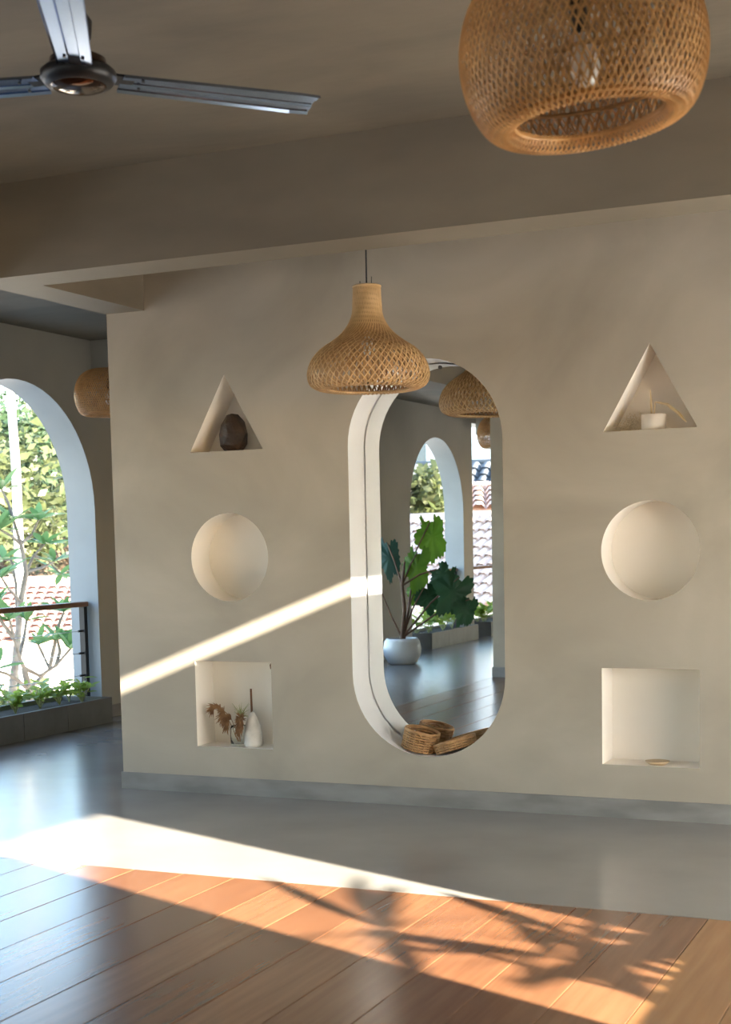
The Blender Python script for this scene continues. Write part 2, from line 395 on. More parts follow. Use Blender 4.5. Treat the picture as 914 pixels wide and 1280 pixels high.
# ------------------------------------------------------------------ planters, railings in the arches
def planter(y0, y1, label, group):
    t = thing('stone_planter', label, 'planter', (-6.82, (y0 + y1) / 2, 0.0), group=group)
    hl = (y1 - y0) / 2; seams = [-hl, -hl * 0.33, hl * 0.30, hl]
    for a, bb in zip(seams[:-1], seams[1:]):
        MB().box(0.225, 0.25, a + 0.002, bb - 0.002, 0, 0.2).build('front_slab', 'planter', t, bevel=0.002)
        MB().box(-0.25, -0.225, a + 0.002, bb - 0.002, 0, 0.2).build('back_slab', 'planter', t)
    for e in (-hl, hl):
        s = -1 if e > 0 else 1
        MB().box(-0.225, 0.225, min(e, e + s * 0.025), max(e, e + s * 0.025), 0, 0.2).build('end_slab', 'planter', t)
    MB().box(-0.225, 0.225, -hl + 0.025, hl - 0.025, 0.0, 0.165).build('soil', 'soil', t)
    return t
def railing(c, hw, label, group):
    t = thing('cable_railing', label, 'railing', (-6.89, c, 0.0), group=group)
    MB().box(-0.032, 0.032, -hw, hw, 0.915, 0.955).build('handrail', 'rail_wood', t, bevel=0.006)
    for s in (-1, 1):
        p = MB().box(-0.024, 0.024, s * (hw - 0.035) - 0.022, s * (hw - 0.035) + 0.022, 0.166, 0.915).build('post', 'black_metal', t)
        for z in (0.36, 0.54, 0.72):
            MB().tube([(0, s * (hw - 0.05), z), (0, s * (hw - 0.11), z)], 0.009, 8).build('cable_fitting', 'black_metal', p)
    for z in (0.36, 0.54, 0.72):
        MB().tube([(0, -hw + 0.05, z), (0, hw - 0.05, z)], 0.0025, 6).build('cable', 'steel', t)
    return t
spots = [(1.88, 'in the arch by the wall end'), (-10.02, 'in the arch reflected in the mirror')]
for c in AC:
    w = dict(spots).get(c) or {-1.1: 'in the second arch from the corridor end', -4.1: 'in the third arch from the corridor end', -7.1: 'in the fourth arch from the corridor end'}[c]
    g2 = 'arches of the left facade'
    planter(c - 0.92, c + 0.79, 'long dark grey stone planter ' + w, 'planters under the arches')
    railing(c, 0.93, 'cable railing with wooden handrail ' + w, 'railings in the arches')
planter(-14.2, -11.45, 'long dark grey stone planter in the wide opening next to the reflected arch', 'planters under the arches')
railing(-12.87, 1.53, 'long cable railing across the wide opening next to the reflected arch', 'railings in the arches')

# ------------------------------------------------------------------ rattan lamps
def resample(prof, n):
    P = [Vector((r, z)) for r, z in prof]
    d = [0]
    for a, bb in zip(P, P[1:]): d.append(d[-1] + (bb - a).length)
    out = []
    for i in range(n + 1):
        s = d[-1] * i / n; j = 0
        while j < len(P) - 2 and d[j + 1] < s: j += 1
        t = (s - d[j]) / max(d[j + 1] - d[j], 1e-9)
        # Catmull-Rom
        p0, p1, p2, p3 = P[max(j - 1, 0)], P[j], P[j + 1], P[min(j + 2, len(P) - 1)]
        q = 0.5 * ((2 * p1) + (p2 - p0) * t + (2 * p0 - 5 * p1 + 4 * p2 - p3) * t * t + (3 * p1 - p0 - 3 * p2 + p3) * t ** 3)
        out.append(q)
    return out
def weave(prof, n, twist, w, th, segs=40, off=0.0, dirs=(1, -1)):
    mb = MB(); P = resample(prof, segs)
    for dr in dirs:
        for k in range(n):
            a0 = 2 * PI * k / n; pts = []
            for i, q in enumerate(P):
                a = a0 + dr * twist * i / segs
                j0, j1 = P[max(i - 1, 0)], P[min(i + 1, segs)]
                tz = (j1 - j0).normalized(); nr, nzv = tz.y, -tz.x
                if i == 0 or True:
                    o = off + dr * th * 0.5
                N = Vector((nr * math.cos(a), nr * math.sin(a), nzv))
                pts.append((Vector((q.x * math.cos(a), q.x * math.sin(a), q.y)) + N * o, N))
            vs = []
            for i, (p, N) in enumerate(pts):
                T = (pts[min(i + 1, segs)][0] - pts[max(i - 1, 0)][0]).normalized(); B = T.cross(N).normalized()
                vs += [p + B * w / 2 + N * th / 2, p - B * w / 2 + N * th / 2, p - B * w / 2 - N * th / 2, p + B * w / 2 - N * th / 2]
            fs = [(i * 4 + j, i * 4 + (j + 1) % 4, (i + 1) * 4 + (j + 1) % 4, (i + 1) * 4 + j) for i in range(segs) for j in range(4)]
            mb.add(vs, fs)
    return mb
def ring(r, z, rad, n=48): return MB().tube([(r * math.cos(2 * PI * i / n), r * math.sin(2 * PI * i / n), z) for i in range(n + 1)], rad, 6, False)

def hang(t, top_z, cord_to, z_of_ceiling):
    """cord, ceiling rose, socket and bulb; local coords, lamp upright"""
    MB().tube([(0, 0, top_z), (0, 0, cord_to)], 0.004, 8).build('cord', 'cord', t)
    MB().lathe([(0, cord_to), (0.05, cord_to), (0.05, cord_to - 0.025), (0.004, cord_to - 0.03)], 24).build('ceiling_rose', 'cord', t)

PEND = [(0.064, 0.480), (0.067, 0.405), (0.073, 0.347), (0.096, 0.298), (0.133, 0.256), (0.178, 0.222), (0.230, 0.187), (0.268, 0.142), (0.285, 0.098), (0.288, 0.062), (0.274, 0.026), (0.235, 0.006), (0.195, 0.010)]
def pendant(loc, label):
    t = thing('bell_pendant_lamp', label, 'lamp', loc)
    tag(weave(PEND, 54, 1.7, 0.0044, 0.0020, 46).build('outer_weave', 'rattan', t, fix=False), kind='stuff')
    inn = [(max(r - 0.006, 0.02), z) for r, z in PEND]
    tag(weave(inn, 70, 0.55, 0.0075, 0.0018, 36, off=-0.003).build('inner_weave', 'rattan_in', t, fix=False), kind='stuff')
    ring(0.195, 0.010, 0.006).build('bottom_rim', 'rattan', t)
    ring(0.064, 0.480, 0.005).build('top_rim', 'rattan', t)
    for a in (2.5, 5.5): MB().tube([(0.06 * math.cos(a), 0.06 * math.sin(a), 0.47), (0.064 * math.cos(a), 0.064 * math.sin(a), 0.515)], 0.0018, 5).build('wire_prong', 'black_metal', t)
    hang(t, 0.36, CEIL - loc[2], CEIL)
    MB().lathe([(0.0, 0.36), (0.02, 0.36), (0.022, 0.29), (0.0, 0.285)], 16).build('socket', 'cord', t)
    MB().lathe([(0.0, 0.16), (0.022, 0.168), (0.034, 0.19), (0.032, 0.225), (0.018, 0.26), (0.014, 0.29)], 20).build('bulb', 'bulb', t)
    return t
pl = at(461, 488, 6.85)
pendant((pl.x, pl.y, pl.z), 'bell-shaped rattan pendant lamp with narrow neck hanging before the mirror')

DRUM = [(0.06, 0.225), (0.15, 0.215), (0.22, 0.180), (0.262, 0.125), (0.286, 0.055), (0.290, -0.015), (0.278, -0.080), (0.252, -0.135), (0.220, -0.160), (0.188, -0.158), (0.176, -0.128)]
def drum(loc, label, tilt=(0, 0, 0), scale=None, ceil=CEIL, group=None):
    t = thing('drum_pendant_lamp', label, 'lamp', loc, group=group, scale=scale)
    sh = bpy.data.objects.new('shade', None)
    tl = Matrix.Rotation(tilt[0], 4, 'X') @ Matrix.Rotation(tilt[1], 4, 'Y') @ Matrix.Rotation(tilt[2], 4, 'Z')
    def tb(mb, name, m, kind=None):
        mb.v = [tuple(tl @ Vector(v)) for v in mb.v]
        return tag(mb.build(name, m, t, fix=False), kind=kind)
    tb(weave(DRUM, 96, 1.1, 0.0036, 0.0018, 44), 'outer_weave', 'rattan_warm', 'stuff')
    inn = [(max(r - 0.022, 0.02), z - 0.004) for r, z in DRUM[:8]] + [(0.205, -0.135), (0.182, -0.125)]
    tb(weave(inn, 64, 0.7, 0.0045, 0.0018, 36), 'inner_weave', 'rattan_in', 'stuff')
    tb(ring(0.182, -0.135, 0.007), 'bottom_rim', 'rattan_warm')
    for rr, zz in ((0.268, 0.02), (0.258, -0.055), (0.245, 0.10)):
        tb(ring(rr, zz, 0.005), 'hoop', 'rattan_in')
    k = (scale or 1.0)
    top = (ceil - loc[2]) / k
    hang(t, 0.20, top, ceil)
    tb(MB().lathe([(0.0, 0.14), (0.02, 0.14), (0.022, 0.05), (0.0, 0.045)], 16), 'socket', 'cord')
    tb(MB().lathe([(0.0, -0.075), (0.025, -0.066), (0.038, -0.04), (0.036, -0.005), (0.02, 0.03), (0.015, 0.05)], 20), 'bulb', 'bulb')
    return t
p = at(729, 70, 3.42)
drum((p.x, p.y, p.z), 'large round rattan drum lamp with open bottom hanging high under the ceiling', tilt=(math.radians(1), math.radians(-6), 0))
p = at(137, 495, 9.7)
drum((p.x, p.y, p.z), 'small round rattan lamp in the corridor, half hidden by the wall end', scale=0.80, ceil=CEIL2)
p = unmirror(at(627, 547, 15.0))
drum((p.x, p.y, p.z), 'round rattan lamp glimpsed in the mirror beside the column', scale=0.85, ceil=CEIL2)

# ------------------------------------------------------------------ ceiling fan
p = at(98, 94, 4.2)
ft = thing('ceiling_fan', 'three-bladed metal ceiling fan with dark bronze motor hub', 'fan', (p.x, p.y, p.z))
MB().lathe([(0, -0.045), (0.035, -0.044), (0.075, -0.036), (0.080, -0.030)], 40).build('bottom_cap', 'bronze', ft)
MB().lathe([(0.080, -0.031), (0.098, -0.026), (0.109, -0.010), (0.109, 0.008), (0.098, 0.018), (0.085, 0.020)], 40).build('motor_rim', 'black_metal', ft)
MB().lathe([(0.085, 0.020), (0.080, 0.045), (0.05, 0.06), (0.0, 0.062)], 40).build('motor_housing', 'bronze', ft)
MB().tube([(0, 0, 0.06), (0, 0, CEIL - p.z - 0.02)], 0.013, 12).build('downrod', 'black_metal', ft)
MB().lathe([(0.013, 0.08), (0.04, 0.10), (0.045, 0.15), (0.02, 0.19)], 24).build('lower_cup', 'black_metal', ft)
MB().lathe([(0.02, CEIL - p.z - 0.11), (0.055, CEIL - p.z - 0.05), (0.06, CEIL - p.z)], 24).build('ceiling_cup', 'black_metal', ft)
def blade(az, sag, pitch):
    r0, r1 = 0.125, 0.735
    ux = Vector((math.cos(az), math.sin(az), 0)); uy = Vector((-math.sin(az), math.cos(az), 0)); uz = Vector((0, 0, 1))
    py = uy * math.cos(pitch) + uz * math.sin(pitch); pz = uz * math.cos(pitch) - uy * math.sin(pitch)
    mb = MB(); top = []; bot = []; N = 10
    cs = [(-1.0, -0.008), (-0.92, 0.0), (-0.35, 0.0), (-0.28, 0.006), (0.28, 0.006), (0.35, 0.0), (0.92, 0.0), (1.0, -0.008)]
    for i in range(N + 1):
        t = i / N; r = r0 + (r1 - r0) * t; hw = 0.050 + 0.012 * t
        if i == N: hw *= 0.93
        c = ux * r + uz * (-0.005 + sag * t)
        for u, h in cs: top.append(c + py * (u * hw) + pz * h)
        for u, h in cs: bot.append(c + py * (u * hw) + pz * (h - 0.003))
    k = len(cs)
    fs = [(i * k + j, i * k + j + 1, (i + 1) * k + j + 1, (i + 1) * k + j) for i in range(N) for j in range(k - 1)]
    o = len(top)
    fs += [(o + a, o + d, o + c, o + bb) for a, bb, c, d in fs]
    fs += [(i * k, (i + 1) * k, o + (i + 1) * k, o + i * k) for i in range(N)] + [(i * k + k - 1, o + i * k + k - 1, o + (i + 1) * k + k - 1, (i + 1) * k + k - 1) for i in range(N)]
    fs += [(j, o + j, o + j + 1, j + 1) for j in range(k - 1)] + [(N * k + j, N * k + j + 1, o + N * k + j + 1, o + N * k + j) for j in range(k - 1)]
    mb.add(top + bot, fs)
    bl = mb.build('blade', 'sky_tint_metal', ft)
    MB().obox(ux * 0.13 + uz * 0.0, ux * 0.035, py * 0.030, pz * 0.004).build('blade_bracket', 'black_metal', bl, bevel=0.002)
    for u in (-0.025, 0.025):
        c = ux * 0.185 + py * u + pz * -0.006
        MB().tube([c, c - pz * 0.006], 0.005, 8).build('screw', 'black_metal', bl)
YAW = 0.422
blade(YAW + math.radians(24), -0.0, math.radians(-9))
blade(YAW + math.radians(158), 0.045, math.radians(10))
blade(YAW + math.radians(277), 0.0, math.radians(-5))

# ------------------------------------------------------------------ baskets in the mirror recess
def basket(loc, rot, rx, ry, h, name, label, lean=1.0):
    t = thing(name, label, 'basket', loc, rot)
    mb = MB(); N = 40; rows = max(4, int(h / 0.0125))
    mw = MB()
    # woven wall: horizontal bands passing in and out of the stakes
    for i in range(rows):
        z0 = h * i / rows; zc = z0 + h / rows / 2
        pts = []
        k = 1 + (lean - 1) * zc / h
        for j in range(N + 1):
            a = 2 * PI * j / N; d = 0.0030 * (1 if (j + i) % 2 else -1)
            pts.append(((rx * k + d) * math.cos(a), (ry * k + d) * math.sin(a), zc))
        mw.tube(pts, h / rows * 0.45, 6, False)
    tag(mw.build('woven_wall', 'basket', t, fix=False), kind='stuff')
    st = MB()
    for j in range(N // 2):
        a = 2 * PI * j / (N // 2)
        st.tube([((rx + 0.003) * math.cos(a), (ry + 0.003) * math.sin(a), 0), ((rx * lean + 0.003) * math.cos(a), (ry * lean + 0.003) * math.sin(a), h)], 0.0036, 5)
    tag(st.build('stakes', 'basket', t, fix=False), kind='stuff')
    MB().tube([(rx * lean * math.cos(2 * PI * j / N), ry * lean * math.sin(2 * PI * j / N), h) for j in range(N + 1)], 0.0065, 8, False).build('rim', 'basket', t)
    fl_ = MB(); fl_.add([(rx * math.cos(2 * PI * j / N), ry * math.sin(2 * PI * j / N), 0.004) for j in range(N)], [tuple(range(N))])
    fl_.add([(rx * math.cos(2 * PI * j / N), ry * math.sin(2 * PI * j / N), 0.0) for j in range(N)], [tuple(range(N))[::-1]])
    fl_.build('base', 'basket_in', t, fix=False)
    return t
def arc_pos(ang, d, lift=0.0):     # point on the recess floor, ang from straight down
    R_ = 0.428 - lift
    return (-2.796 + R_ * math.sin(ang), d, 0.2633 + 0.428 - R_ * math.cos(ang))
a1 = math.radians(-13.5)
basket(arc_pos(a1, 0.105, 0.010), (0, -a1, 0), 0.089, 0.089, 0.105, 'round_basket', 'small deep round woven basket resting at the bottom of the mirror recess', 1.02)
a2 = math.radians(17)
basket(arc_pos(a2, 0.103, 0.014), (math.radians(0), -a2, 0), 0.108, 0.090, 0.050, 'shallow_basket', 'shallow oval woven tray tilted beside the deep round basket', 1.05)

# ------------------------------------------------------------------ things in the niches
def lump(name, m, loc, dims, seed, label, cat, facet=True, sub=2, top=0.75, jit=0.16):
    r = random.Random(seed); bm = bmesh.new(); bmesh.ops.create_icosphere(bm, subdivisions=sub, radius=1.0)
    for v in bm.verts:
        k = 1 + r.uniform(-jit, jit); v.co = v.co.normalized() * k
        v.co.z = max(v.co.z, -0.82)
        tpr = 1 - (1 - top) * max(0, v.co.z) if top < 1 else 1
        v.co.x *= tpr
    zmin = min(v.co.z for v in bm.verts); zmax = max(v.co.z for v in bm.verts)
    for v in bm.verts:
        v.co.x *= dims[0] / 2; v.co.y *= dims[1] / 2; v.co.z = (v.co.z - zmin) / (zmax - zmin) * dims[2]
    me = bpy.data.meshes.new(name); bm.to_mesh(me); bm.free()
    if not facet:
        me.polygons.foreach_set('use_smooth', [True] * len(me.polygons))
    o = link(name, me, m); o.location = loc
    return tag(o, label, cat)
lump('carved_wood_block', 'darkwood', (-3.962, 0.095, 1.9037), (0.185, 0.13, 0.208), 11, 'rough faceted block of very dark brown wood in a triangular niche', 'ornament', True, 2, 0.62, 0.10)

def plume(mb, base, tip, bend, w, strands, seed, seg=7):
    r = random.Random(seed); base = Vector(base); tip = Vector(tip)
    mid = (base + tip) / 2 + Vector(bend)
    def bz(t): return base * (1 - t) ** 2 + mid * 2 * t * (1 - t) + tip * t * t
    mb.tube([bz(i / seg) for i in range(seg + 1)], 0.0018, 5)
    for k in range(strands):
        t = r.uniform(0.45, 1.0); q = bz(t); dirv = (bz(min(t + 0.05, 1.0)) - bz(t - 0.05)).normalized()
        side = Vector((r.uniform(-1, 1), r.uniform(-0.5, 0.5), r.uniform(-1.2, 0.4))) * w
        e = q + dirv * w * 1.0 + side * (1.1 - 0.5 * t)
        mb.tube([q, (q + e) / 2 + Vector((0, 0, 0.003)), e], [0.0018, 0.0034, 0.0008], 4, False)

# glass jar with dried plumes, left square niche
zf = 0.2654
jt = thing('glass_jar', 'clear glass jar holding dried brown plumes in the left square niche', 'vase', (-3.968, 0.075, zf))
MB().lathe([(0, 0.004), (0.045, 0.004), (0.050, 0.012), (0.052, 0.06), (0.050, 0.105), (0.046, 0.115), (0.043, 0.113), (0.046, 0.10), (0.047, 0.06), (0.045, 0.016), (0, 0.012)], 32).build('jar_body', 'glass', jt)
mb = MB()
for k, (tx, tz, bx_, bz_) in enumerate([(-0.155, 0.205, -0.02, 0.16), (-0.085, 0.15, -0.05, 0.16), (-0.06, 0.12, -0.02, 0.17), (0.02, 0.09, 0.01, 0.20), (0.035, 0.13, 0.02, 0.16)]):
    plume(mb, (0.004 * k - 0.01, 0, 0.02), (tx, -0.02 - 0.008 * k, tz), (bx_, 0, bz_), 0.036, 120, k)
tag(mb.build('dried_plumes', 'grass_brown', jt, fix=False), kind='stuff')
mb = MB(); r = random.Random(3)
for k in range(46):
    a = r.uniform(0, 2 * PI); c = Vector((0.012, 0.0, 0.155))
    e = c + Vector((math.cos(a) * r.uniform(0.01, 0.075), r.uniform(-0.03, 0.03), r.uniform(0.0, 0.09)))
    mb.tube([c, (c + e) / 2 + Vector((0, 0, 0.012)), e], [0.001, 0.0016, 0.0006], 4, False)
mb.tube([(0, 0, 0.02), (0.012, 0, 0.16)], 0.002, 5)
tag(mb.build('green_sprigs', 'grass_green', jt, fix=False), kind='stuff')
st = MB().tube([(0.0, 0, 0), (0.008, 0, 0.15), (0.006, 0.0, 0.318)], [0.006, 0.0065, 0.006], 8).build('wooden_stick', 'stick')
st.location = (-3.925, 0.135, zf); tag(st, 'thin upright brown stick standing behind the glass jar', 'stick')
s = MB().lathe([(0, 0), (0.048, 0.0), (0.055, 0.02), (0.053, 0.07), (0.043, 0.12), (0.026, 0.165), (0.012, 0.188), (0, 0.192)], 10)
rr = random.Random(9)
s.v = [tuple(c * (1 + rr.uniform(-0.05, 0.05)) for c in v) for v in s.v]
ob = s.build('pointed_stone', 'whitestone'); ob.location = (-3.883, 0.082, zf); ob.rotation_euler = (0, 0, 0)
tag(ob, 'pointed white stone standing beside the glass jar of plumes', 'ornament')
o = lump('mud_nest', 'stick', (-3.728, 0.022, 0.705), (0.012, 0.018, 0.035), 4, 'tiny brown mud nest stuck in the upper corner of a square niche', 'nest', False, 1, 1.0)

# right triangle niche: candle pot, dried stalks, fluffy bundle
zf2 = 1.9037
ct = thing('candle_pot', 'short pale cylindrical pot with dried stalks in the right triangular niche', 'pot', (-1.622, 0.08, zf2))
MB().lathe([(0, 0), (0.058, 0), (0.060, 0.004), (0.060, 0.074), (0.057, 0.077), (0.054, 0.074), (0.054, 0.055), (0, 0.055)], 36).build('pot_body', 'ceramic', ct)
mb = MB()
mb.tube([(-0.01, 0, 0.05), (-0.012, 0, 0.12), (-0.016, 0, 0.195)], [0.004, 0.006, 0.002], 6)
pts = [Vector((0.0, 0, 0.05)), Vector((0.01, -0.01, 0.135)), Vector((0.07, -0.02, 0.12)), Vector((0.125, -0.03, 0.075)), Vector((0.165, -0.03, 0.03))]
pts2 = []
for i in range(4):
    for t in (0, 0.33, 0.66): pts2.append(pts[i].lerp(pts[i + 1], t))
pts2.append(pts[-1]); mb.tube(pts2, [0.003, 0.003, 0.003, 0.003, 0.005, 0.006, 0.007, 0.008, 0.008, 0.008, 0.007, 0.005, 0.002], 6)
mb.build('dried_stalks', 'grass_pale', ct)
mb = MB(); r = random.Random(21)
for k in range(420):
    c = Vector((r.gauss(0, 0.035), r.gauss(0, 0.02), abs(r.gauss(0, 0.028)) + 0.004))
    e = c + Vector((r.uniform(-0.03, 0.03), r.uniform(-0.02, 0.02), r.uniform(0.0, 0.025)))
    mb.tube([c, e], [0.002, 0.0008], 3, False)
fb = mb.build('dried_flower_bundle', 'fluff', fix=False); fb.location = (-1.735, 0.115, zf2)
tag(fb, 'fluffy cream dried flower bundle lying left of the pale pot', 'dried flowers', kind='stuff')
dsh = MB().lathe([(0, 0), (0.04, 0.0), (0.056, 0.010), (0.062, 0.016), (0.058, 0.017), (0.040, 0.006), (0, 0.005)], 32).build('small_dish', 'tan')
dsh.location = (-1.605, 0.08, 0.2654); tag(dsh, 'small shallow tan dish on the floor of the right square niche', 'dish')

# ------------------------------------------------------------------ plants
def lens_leaf(L, W, droop=0.15, fold=0.12, n=6):
    vs = []; fs = []
    for i in range(n + 1):
        t = i / n; w = W / 2 * math.sin(PI * min(1, t * 0.96 + 0.02)) ** 0.8
        z = -droop * L * t * t
        vs += [(L * t, -w, z + fold * w), (L * t, 0, z), (L * t, w, z + fold * w)]
    for i in range(n):
        a = i * 3
        fs += [(a, a + 3, a + 4, a + 1), (a + 1, a + 4, a + 5, a + 2)]
    mb = MB(); mb.add(vs, fs, True); return mb
def orient(o, base, direction, roll=0.0, scale=1.0):
    d = Vector(direction).normalized()
    q = d.to_track_quat('X', 'Z')
    o.rotation_mode = 'QUATERNION'; o.rotation_quaternion = q @ Quaternion((1, 0, 0), roll)
    o.location = base; o.scale = (scale,) * 3
FR_LEAF = lens_leaf(0.30, 0.085).mesh('leaf'); FR_LEAF.materials.append(M['leaf_frangi'])
PF_LEAF = lens_leaf(0.10, 0.05).mesh('leaf'); PF_LEAF.materials.append(M['leaf_lime'])
def pt(a, *q): return Vector(q)

# frangipani tree outside the arch at the wall end: branches traced to the photo, rooted in the yard
GZ = -3.6
FD = 14.2                         # distance along the view axis of this tree
def fp(px, py, dd=0.0): return at(px, py, FD + dd)
base = fp(36, 862); root = Vector((base.x, base.y, GZ))
frt = thing('frangipani_tree', 'bare-branched frangipani with rosettes of long leaves just outside the arch', 'tree', root)
def loc_(v): return v - root
br = MB()
br.tube([Vector((0, 0, 0)), loc_(base) * 0.5 + Vector((0.05, 0.03, 0)), loc_(base), loc_(fp(30, 835))], [0.07, 0.055, 0.036, 0.028], 8)
BR = [[(30, 835, 0), (24, 822, -.1), (18, 800, -.15), (12, 775, -.2)], [(30, 835, 0), (50, 845, .1), (70, 832, .2), (88, 811, .3)],
      [(24, 822, -.1), (30, 797, .1), (33, 776, .2)], [(36, 862, 0), (22, 850, -.2), (8, 842, -.3), (-8, 838, -.4)],
      [(18, 800, -.15), (4, 780, -.2), (-10, 760, -.3)], [(70, 832, .2), (75, 815, .3), (72, 800, .35)],
      [(36, 862, 0), (50, 848, .3), (62, 836, .5), (48, 806, .6)], [(62, 836, .5), (74, 780, .6), (80, 765, .6)]]
tips = []
for bch in BR:
    pts = [loc_(fp(*q)) for q in bch]
    nn = len(pts); br.tube(pts, [0.022 - 0.010 * i / (nn - 1) for i in range(nn)], 7)
    tips.append((pts[-1], (pts[-1] - pts[-2]).normalized()))
# second, taller grey trunk rising past the handrail
T2 = [(14, 880, .9), (22, 800, 1.0), (26, 752, 1.0), (33, 715, 1.0), (26, 680, .9), (17, 650, .8)]
pts = [loc_(fp(*q)) for q in T2]; br.tube(pts, [0.045, 0.036, 0.032, 0.027, 0.02, 0.014], 8); tips.append((pts[-1], Vector((0, 0, 1))))
for q in ([(33, 715, 1.0), (42, 695, 1.1), (56, 680, 1.2)], [(42, 695, 1.1), (60, 700, 1.3), (76, 718, 1.4)], [(26, 680, .9), (40, 668, 1.0), (48, 650, 1.0)], [(26, 752, 1.0), (10, 735, .8), (2, 722, .7)], [(17, 650, .8), (10, 628, .8), (2, 612, .8)], [(33, 715, 1.0), (52, 710, 1.0), (68, 702, 1.1)], [(26, 680, .9), (14, 670, .8), (0, 662, .7)], [(22, 800, 1.0), (20, 730, 1.2), (14, 700, 1.3), (4, 700, 1.3)]):
    pts = [loc_(fp(*k)) for k in q]; nn = len(pts)
    br.tube(pts, [0.018 - 0.008 * i / (nn - 1) for i in range(nn)], 7); tips.append((pts[-1], (pts[-1] - pts[-2]).normalized()))
br.build('branches', 'bark', frt, fix=False)
r = random.Random(5)
for tp, d in tips:
    for k in range(11):
        a = 2 * PI * k / 11 + r.uniform(-.3, .3); e = r.uniform(-0.1, 0.8)
        dv = Vector((math.cos(a) * math.cos(e), math.sin(a) * math.cos(e), math.sin(e))) + d * 0.3
        o = link('leaf', FR_LEAF, None, frt); orient(o, tp, dv, r.uniform(-.4, .4), r.uniform(0.75, 1.15))

# small plants in the planters
def planter_plant(loc, seed, label, size=1.0, group='leafy plants in the arch planters'):
    r = random.Random(seed)
    t = thing('planter_plant', label, 'plant', loc, group=group)
    st = MB(); leaves = []
    for k in range(7):
        a = r.uniform(0, 2 * PI); L = r.uniform(0.08, 0.20) * size; sp = r.uniform(0.2, 0.8)
        e = Vector((math.cos(a) * L * sp, math.sin(a) * L * sp, L)); st.tube([(0, 0, 0), e * 0.55 + Vector((0, 0, 0.01)), e], [0.004, 0.003, 0.002], 5)
        for j in range(5): leaves.append((e * r.uniform(0.5, 1.0), r.uniform(0, 2 * PI), r.uniform(-0.1, 0.9)))
    st.build('stems', 'grass_green', t, fix=False)
    for q, a, e in leaves:
        o = link('leaf', PF_LEAF, None, t)
        orient(o, q, (math.cos(a) * math.cos(e), math.sin(a) * math.cos(e), math.sin(e)), r.uniform(-.5, .5), r.uniform(0.55, 1.1) * size)
    return t
for i, (yy, xx, sz) in enumerate([(1.20, -6.86, 1.1), (1.42, -6.75, 0.9), (1.58, -6.90, 1.3), (1.74, -6.80, 0.8), (1.90, -6.92, 1.2), (2.06, -6.82, 1.0), (2.20, -6.93, 1.35), (2.34, -6.84, 0.9), (2.50, -6.74, 0.75), (2.55, -6.90, 1.0)]):
    planter_plant((xx, yy, 0.165), 40 + i, 'small lime-green leafy plant in the planter beyond the wall end')
for i, yy in enumerate((-9.5, -9.75, -10.0, -10.25, -10.45, -10.6, -11.75, -11.85, -12.1, -12.35, -12.6, -12.9)):
    planter_plant((-6.88 + 0.06 * (i % 2), yy, 0.165), 80 + i, 'leafy green plant in the planters seen in the mirror', 1.55 if i < 6 else 1.5, 'leafy plants reflected in the mirror')

# big potted plant seen in the mirror
pot_r = unmirror(on(503, 822, 2, 0.0)); POT = Vector((-6.31, pot_r.y, 0))
VD = 16.05
PSH = 1.0                          # reflected things sit a few pixels higher because the mirror leans
def vp(px, py, dd=0.0): return unmirror(at(px, py + PSH, VD + dd)) 
POT = vp(503, 815); POT = Vector((POT.x, POT.y, 0.0))
pt_ = thing('potted_plant', 'big lobed-leaf plant in a round white pot, reflected in the mirror', 'potted plant', POT)
MB().lathe([(0, 0), (0.13, 0), (0.16, 0.015), (0.205, 0.10), (0.212, 0.17), (0.195, 0.25), (0.172, 0.285), (0.160, 0.285), (0.180, 0.24), (0.195, 0.17), (0, 0.16)], 40).build('pot', 'pot', pt_)
MB().lathe([(0, 0.25), (0.10, 0.252), (0.183, 0.245)], 32).build('soil', 'soil', pt_)
def lobed(W, H, lobes=7, depth=0.22, seed=0, droop=0.12):
    r = random.Random(seed); pts = []
    n = 66
    for i in range(n):
        a = 2 * PI * i / n
        k = 1 - depth * (0.5 + 0.5 * math.cos(lobes * a)) * (0.7 + 0.3 * math.sin(3 * a + seed)) + 0.07 * math.cos(23 * a)
        if abs(((a - 1.5 * PI + PI) % (2 * PI)) - PI) < 0: k = k
        x_, y_ = math.cos(a) * k, math.sin(a) * k
        if y_ < -0.2: x_ *= 1 - 0.45 * min(1, (-y_ - 0.2))          # taper to the tip
        if math.sin(a) > 0.93: y_ *= 0.62                            # notch at the stalk
        pts.append((x_ * W / 2, y_ * H / 2))
    mb = MB(); vs = [(0, 0, 0)]
    for f_ in (0.5, 1.0):
        for x_, y_ in pts:
            rr_ = math.hypot(x_ / W, y_ / H) * 2 * f_
            vs.append((x_ * f_, -droop * rr_ * rr_ * 0.35 + 0.007 * math.sin(9 * math.atan2(y_, x_)) * f_, y_ * f_))
    n = len(pts)
    fs = [(0, 1 + i, 1 + (i + 1) % n) for i in range(n)] + [(1 + i, 1 + n + i, 1 + n + (i + 1) % n, 1 + (i + 1) % n) for i in range(n)]
    mb.add(vs, fs, True); return mb
LV = [  # px, py, width px, height px, roll deg, depth offset, material
    (541, 674, 40, 64, 8, 0.10, 'leaf_big', 1), (521, 712, 34, 62, -4, 0.0, 'leaf_big', 2), (566, 742, 42, 66, -28, -0.1, 'leaf_dark', 3), (583, 765, 30, 46, -20, -0.12, 'leaf_dark', 7),
    (535, 750, 30, 46, 18, 0.05, 'leaf_dark', 4), (487, 700, 26, 60, 6, 0.15, 'leaf_blue', 5), (520, 742, 22, 36, -10, 0.12, 'leaf_big', 6), (553, 722, 30, 34, 40, -0.05, 'leaf_dark', 8)]
S = VD / FPX
stm = MB()
crown = [vp(503, 800) - POT, vp(506, 765) - POT, vp(503, 735) - POT, vp(506, 705) - POT]
